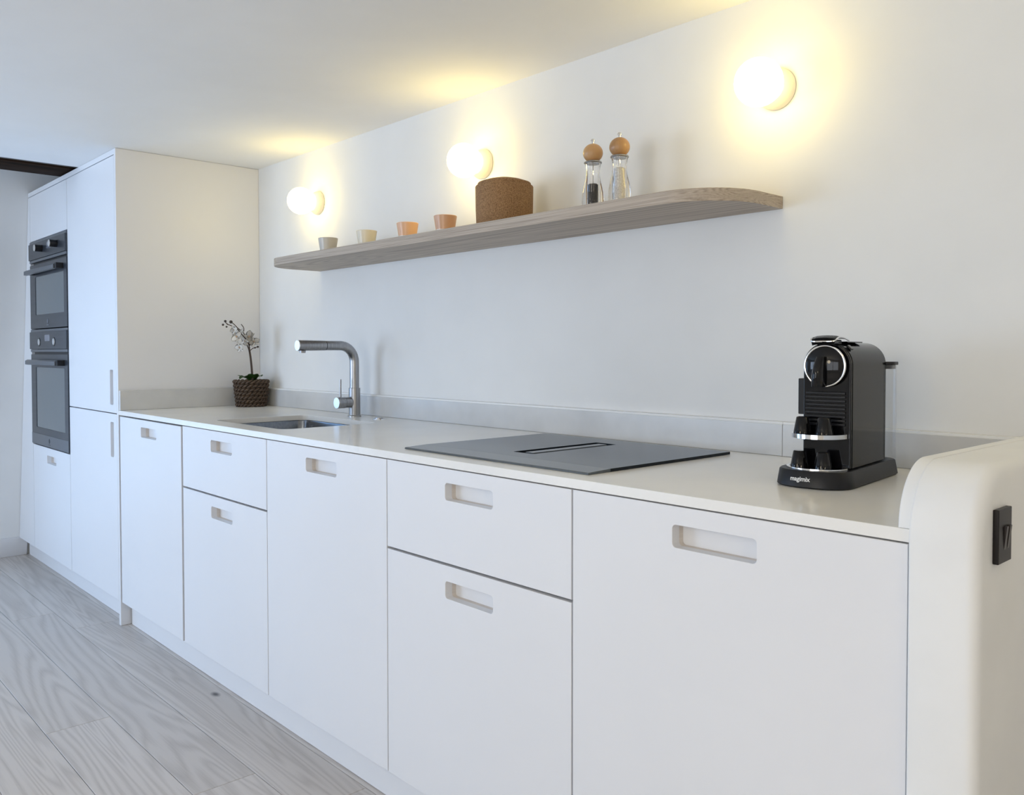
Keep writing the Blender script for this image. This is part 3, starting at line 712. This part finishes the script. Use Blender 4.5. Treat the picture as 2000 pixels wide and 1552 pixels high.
def flower(x, y, dy, face, roll, s=1.0):
    bm = bmesh.new(); bmesh.ops.create_uvsphere(bm, u_segments=10, v_segments=6, radius=0.0045*s)
    fl = fin('flower', bm, 'lip', e, 80); fl.location = P(x, y, dy)
    q = Vector(face).to_track_quat('Z', 'Y'); fl.rotation_euler = (q @ Matrix.Rotation(roll, 3, 'Z').to_quaternion()).to_euler(); fl.scale = (s, s, s)
    for ang, me in ((90, pet_big), (-90, pet_big), (0, pet_small), (140, pet_small), (-140, pet_small)):
        p = link('petal', me, None, fl); p.rotation_euler = (0, 0, math.radians(ang)); p.location = (0, 0, 0.0008*(1 if me is pet_big else 0))
toc = Vector((0.72, -0.68, 0.05))
for a in ((457, 644, -0.035, (0.4, -0.9, -0.2), 0.3, 0.80), (462, 657, -0.03, (0.7, -0.6, 0.1), 0.8, 1.0), (468, 678, -0.02, (0.2, -0.9, -0.3), 0.1, 1.05), (486, 657, 0.005, (0.8, -0.5, 0.2), 1.4, 1.05), (496, 667, 0.01, (0.9, -0.3, 0.0), 0.4, 0.95), (478, 666, 0.0, (0.5, -0.8, 0.1), 2.1, 0.85), (470, 649, 0.0, (0.3, -0.8, 0.4), 1.0, 0.8)):
    flower(*a)
def leaf(pts, W):
    bm = bmesh.new(); c = curve_pts(pts, 4); n = len(c); g = []
    for i, p in enumerate(c):
        t = i/(n-1); w = W*math.sin(PI*(0.12+0.88*t))**0.75 if t < 1 else 0.0008
        d = (c[min(i+1, n-1)]-c[max(i-1, 0)]).normalized(); s_ = d.cross(Vector((0, 0, 1))).normalized()
        u_ = s_.cross(d)
        g.append([bm.verts.new(p+s_*w*k+u_*abs(k)*w*0.45) for k in (-0.5, -0.25, 0, 0.25, 0.5)])
    for i in range(n-1):
        for j in range(4): bm.faces.new((g[i][j], g[i][j+1], g[i+1][j+1], g[i+1][j]))
    bmesh.ops.solidify(bm, geom=bm.faces[:], thickness=0.0015)
    fin('leaf', bm, 'leaf', e, 70)
zz = H-0.008
leaf([(0.006, 0.002, zz), (0.026, -0.004, zz+0.016), (0.046, -0.012, zz+0.027), (0.068, -0.020, zz+0.034)], 0.046)
leaf([(0.0, 0.0, zz), (0.014, -0.026, zz+0.018), (0.022, -0.046, zz+0.021), (0.028, -0.064, zz+0.014)], 0.040)
leaf([(-0.002, 0.004, zz), (-0.012, -0.018, zz+0.016), (-0.022, -0.036, zz+0.023), (-0.030, -0.048, zz+0.030)], 0.022)
leaf([(0.004, 0.006, zz), (0.024, 0.014, zz+0.018), (0.042, 0.018, zz+0.025), (0.056, 0.020, zz+0.024)], 0.038)

# ------------------------------------------------------------------ coffee machine
A = math.radians(6.4)
e = empty('coffee_machine', (-0.7285, -0.3320, ZC), 'glossy black capsule coffee machine with a chrome ring on its front', 'coffee machine', None, A)
xc, hw, yf_, bq, yb_ = -0.0125, 0.067, -0.066, 0.056, 0.236
def base_outline(sc=0.0, n=40, nr=6):
    hwx, bb = hw-sc, bq-sc
    pts = []
    for i in range(n+1):
        a = PI+PI*i/n
        ca, sa = math.cos(a), math.sin(a)
        ex = 0.82
        pts.append((xc+hwx*math.copysign(abs(ca)**ex, ca), (yf_+bq)+bb*math.copysign(abs(sa)**ex, sa)))
    r = 0.025
    for i in range(nr+1):
        a = PI/2*i/nr; pts.append((xc+hwx-r+r*math.cos(a), yb_-sc-r+r*math.sin(a)))
    for i in range(nr+1):
        a = PI/2+PI/2*i/nr; pts.append((xc-hwx+r+r*math.cos(a), yb_-sc-r+r*math.sin(a)))
    return pts
BH = 0.0300
bm = bmesh.new(); rings = []
for sc, z in ((0.003, 0.0006), (0.0, 0.003), (0.004, BH-0.002), (0.006, BH)): rings.append([bm.verts.new((a, b, z)) for a, b in base_outline(sc)])
for a, b in zip(rings, rings[1:]):
    n = len(a)
    for i in range(n): bm.faces.new((a[i], a[(i+1) % n], b[(i+1) % n], b[i]))
bm.faces.new(rings[0]); bm.faces.new(rings[-1])
base = fin('base', bm, 'blackm', e, 40)
tray = lathe('drip_tray', [(0, 0.0), (0.050, 0.0), (0.050, 0.003), (0.046, 0.003), (0.045, 0.0015), (0.0, 0.0015)], 'chrome', e, 40)
tray.location = (xc, -0.012, BH+0.0002); tray.scale = (1.05, 0.88, 1)
hb = 0.0425; TOPZ = 0.2500
def arch(s=0.0, z0=0.031, top=TOPZ, r=0.040, n=10, half=hb):
    h = half-s; t = top-s
    pts = [(-h, z0), (h, z0)]
    for i in range(n+1):
        a = PI/2*i/n; pts.append((h-r+s+(r-s)*math.cos(a), t-r+s+(r-s)*math.sin(a)))
    for i in range(n+1):
        a = PI/2+PI/2*i/n; pts.append((-h+r-s+(r-s)*math.cos(a), t-r+s+(r-s)*math.sin(a)))
    return pts
prism('body', [arch()], 0.004, 0.178, 'blackside', e, 'XZ', bev=0.002)
prism('front_face', [arch(0.0008)], -0.003, 0.0038, 'blackg', e, 'XZ', bev=0.002)
zr = 0.2090
def torus(name, R, r, m, loc, parent, seg=48, s2=10):
    bm = bmesh.new(); rg = []
    for i in range(seg):
        th = 2*PI*i/seg
        rg.append([bm.verts.new((loc[0]+(R+r*math.cos(2*PI*j/s2))*math.cos(th), loc[1]+r*math.sin(2*PI*j/s2), loc[2]+(R+r*math.cos(2*PI*j/s2))*math.sin(th))) for j in range(s2)])
    for i in range(seg):
        a, b = rg[i], rg[(i+1) % seg]
        for j in range(s2): bm.faces.new((a[j], a[(j+1) % s2], b[(j+1) % s2], b[j]))
    return fin(name, bm, m, parent, 80)
lathe('brew_head', [(0, 0.0), (0.0345, 0.0), (0.0340, 0.010), (0.030, 0.0130), (0.0, 0.0150)], 'blackg', e, 44, '-Y', (0, -0.0032, zr))
torus('chrome_ring', 0.0350, 0.0020, 'chrome', (0, -0.0130, zr), e)
# spout
bm = bmesh.new(); g = []
for t in range(9):
    u = t/8; w = 0.0085+0.0035*math.sin(PI*u*0.7); z = zr+0.016-0.052*u; dpt = 0.004+0.020*math.sin(PI*(0.15+0.55*u))
    g.append([bm.verts.new((-0.004-0.004*u+w*math.cos(PI*j/8), -0.017-dpt*math.sin(PI*j/8), z)) for j in range(9)])
for a, b in zip(g, g[1:]):
    for j in range(8): bm.faces.new((a[j], a[j+1], b[j+1], b[j]))
for a, b in zip(g, g[1:]): bm.faces.new((a[0], b[0], b[8], a[8]))
bm.faces.new(g[0]); bm.faces.new(g[-1])
fin('spout', bm, 'blackg', e, 60)
for i in range(9):
    z = 0.1615-0.0068*i
    box('grille_slat', -0.0365, 0.0330, -0.0058, -0.0031, z-0.0021, z+0.0021, 'blackm', e, 0.0007, 1)
# folding cup support
SHZ = 0.0840
bm = bmesh.new(); n = 28
out = [(0.048*math.cos(PI+PI*i/n)-0.010, -0.0035+0.052*math.sin(PI+PI*i/n)) for i in range(n+1)]
prism_bm(bm, [out], SHZ, SHZ+0.0075, 'XY'); fin('cup_support', bm, 'chrome', e, 40)
# lever
bm = bmesh.new(); g = []
prof = [(-0.016, TOPZ-0.006), (-0.012, TOPZ+0.004), (0.004, TOPZ+0.0085), (0.030, TOPZ+0.006), (0.060, TOPZ+0.0025)]
for i, (y, z) in enumerate(prof):
    w = (0.018, 0.022, 0.024, 0.023, 0.020)[i]
    g.append([bm.verts.new((w*math.cos(PI*j/8)-0.003, y, z+0.004*math.sin(PI*j/8)*(1 if i else 0.6))) for j in range(9)])
for a, b in zip(g, g[1:]):
    for j in range(8): bm.faces.new((a[j], a[j+1], b[j+1], b[j]))
bmesh.ops.solidify(bm, geom=bm.faces[:], thickness=0.003)
fin('lever', bm, 'blackg', e, 50)
tube('lever_rim', curve_pts([(0.0185, 0.050, TOPZ+0.0036), (0.0205, 0.020, TOPZ+0.0080), (0.0200, -0.002, TOPZ+0.0085), (0.0165, -0.0155, TOPZ+0.0020), (-0.003, -0.0185, TOPZ+0.0015), (-0.0225, -0.0155, TOPZ+0.0020), (-0.0260, -0.002, TOPZ+0.0085), (-0.0265, 0.020, TOPZ+0.0080), (-0.0245, 0.050, TOPZ+0.0036)], 5), 0.0014, 'chrome', e, 8)
box('lever_block', -0.020, 0.014, -0.012, 0.030, TOPZ-0.004, TOPZ+0.0045, 'blackg', e, 0.002)
box('top_lid', -0.022, 0.022, 0.034, 0.110, TOPZ-0.0005, TOPZ+0.0016, 'blackg', e, 0.0006)
bt = box('side_button', -0.0008, 0.003, -0.006, 0.006, -0.005, 0.005, 'blackg', e, 0.0006); bt.location = (0.0312, 0.018, 0.2400); bt.rotation_euler = (0, -math.radians(48), 0)
box('side_box', -hb-0.0125, -hb-0.0003, 0.006, 0.060, 0.122, 0.186, 'blackm', e, 0.0015)
# water tank behind
bm = bmesh.new(); prism_bm(bm, [rrect(-0.046, 0.0515, 0.1805, 0.224, 0.014, 6), rrect(-0.0445, 0.0500, 0.182, 0.2225, 0.0125, 6)], BH+0.0006, 0.208, 'XY')
fin('water_tank', bm, 'tank', e, 50)
prism('tank_lid', [rrect(-0.047, 0.0535, 0.1803, 0.226, 0.015, 6)], 0.2085, 0.2145, 'blackm', e, 'XY', bev=0.001)
prism('tank_lid_collar', [rrect(-0.0440, 0.0490, 0.1825, 0.222, 0.012, 6)], 0.2010, 0.2083, 'blackm', e, 'XY')
# printed word on the front of the base, wrapped round the curve
fc = bpy.data.curves.new('printed_word', 'FONT'); fc.body = 'magimix'; fc.size = 0.0110; fc.offset = 0.00018; fc.extrude = 0.0002
fc.align_x = 'CENTER'; fc.space_character = 0.98; fc.resolution_u = 3
fo = bpy.data.objects.new('printed_word_curve', fc); C.objects.link(fo)
dg = bpy.context.evaluated_depsgraph_get()
tm = bpy.data.meshes.new_from_object(fo.evaluated_get(dg)); bpy.data.objects.remove(fo)
ol = base_outline(0.0, 200); ol = ol[:201]
cum = [0.0]
for a, b in zip(ol, ol[1:]): cum.append(cum[-1]+math.hypot(b[0]-a[0], b[1]-a[1]))
i0 = min(range(201), key=lambda i: abs(ol[i][0]-(-0.0215))+(0 if i < 110 else 9))
def on_arc(s):
    import bisect
    i = max(0, min(199, bisect.bisect(cum, s)-1)); t = (s-cum[i])/(cum[i+1]-cum[i])
    a, b = ol[i], ol[i+1]; d = Vector((b[0]-a[0], b[1]-a[1], 0)).normalized()
    return Vector((a[0]+(b[0]-a[0])*t, a[1]+(b[1]-a[1])*t, 0)), Vector((d.y, -d.x, 0))
for v in tm.vertices:
    p, nrm = on_arc(cum[i0]+v.co.x)
    zz = 0.0125+v.co.y; ins = 0.004*max(0, (zz-0.003)/0.025)
    q = p - nrm*(ins-0.0003-v.co.z); v.co = (q.x, q.y, zz)
link('printed_word', tm, 'letter', e); 
CM = e
def m_local(x, y, z):
    return Vector((-0.7285+x*math.cos(A)-y*math.sin(A), -0.3320+x*math.sin(A)+y*math.cos(A), ZC+z))
def espresso_cup(x, y, z, label, h=0.030, proto=[]):
    if not proto:
        n = 24; prof = [(0, 0.0285), (0.0090, 0.0285), (0.0104, 0.0272), (0.0150, 0.002), (0.0153, 0.0), (0.0142, 0.0), (0.0096, 0.025), (0.0, 0.026)]
        o = lathe('espresso_cup', prof, 'blackg', None, n); proto.append(o)
    else: o = proto[0].copy(); C.objects.link(o)
    o.location = m_local(x, y, z); tag(o, label, 'cup', 'black cups upside down on the coffee machine'); return o
espresso_cup(-0.0330, -0.0270, SHZ+0.0078, 'upturned black cup on the chrome support, left one')
espresso_cup(0.0060, -0.0290, SHZ+0.0078, 'upturned black cup on the chrome support, right one')
espresso_cup(-0.0390, -0.0250, BH+0.0020, 'upturned black cup on the drip tray, left one')
espresso_cup(0.0040, -0.0270, BH+0.0020, 'upturned black cup on the drip tray, right one')

# ------------------------------------------------------------------ light switch on the low wall
xs = -0.3830
p0 = px(1945, 985, X=xs+0.006); p1 = px(1976, 1092, X=xs+0.006)
y0, y1 = px(1951, 1040, X=xs+0.0075).y, px(1976, 1040, X=xs+0.0075).y
z0, z1 = 0.8290, 0.8985
e = empty('light_switch', (xs, (y0+y1)/2, (z0+z1)/2), 'dark bronze light switch plate with two toggles on the low wall', 'switch')
k = [box('plate', xs+0.0003, xs+0.0075, y0, y1, z0, z1, 'switch', None, 0.001)]
ym = (y0+y1)/2; zm = (z0+z1)/2
for d in (-0.0010, 0.0110):
    bm = bmesh.new(); w = 0.0035
    v = [bm.verts.new(p) for p in ((xs+0.0076, ym+d-w, zm-0.018), (xs+0.0076, ym+d+w, zm-0.018), (xs+0.0076, ym+d+w, zm+0.012), (xs+0.0076, ym+d-w, zm+0.012), (xs+0.011, ym+d-w, zm+0.012), (xs+0.011, ym+d+w, zm+0.012))]
    for q in ((0, 1, 2, 3), (3, 2, 5, 4), (0, 4, 5, 1), (0, 3, 4), (1, 5, 2)): bm.faces.new([v[i] for i in q])
    k.append(fin('toggle', bm, 'toggle'))
adopt(e, *k)
bpy.context.view_layer.update()
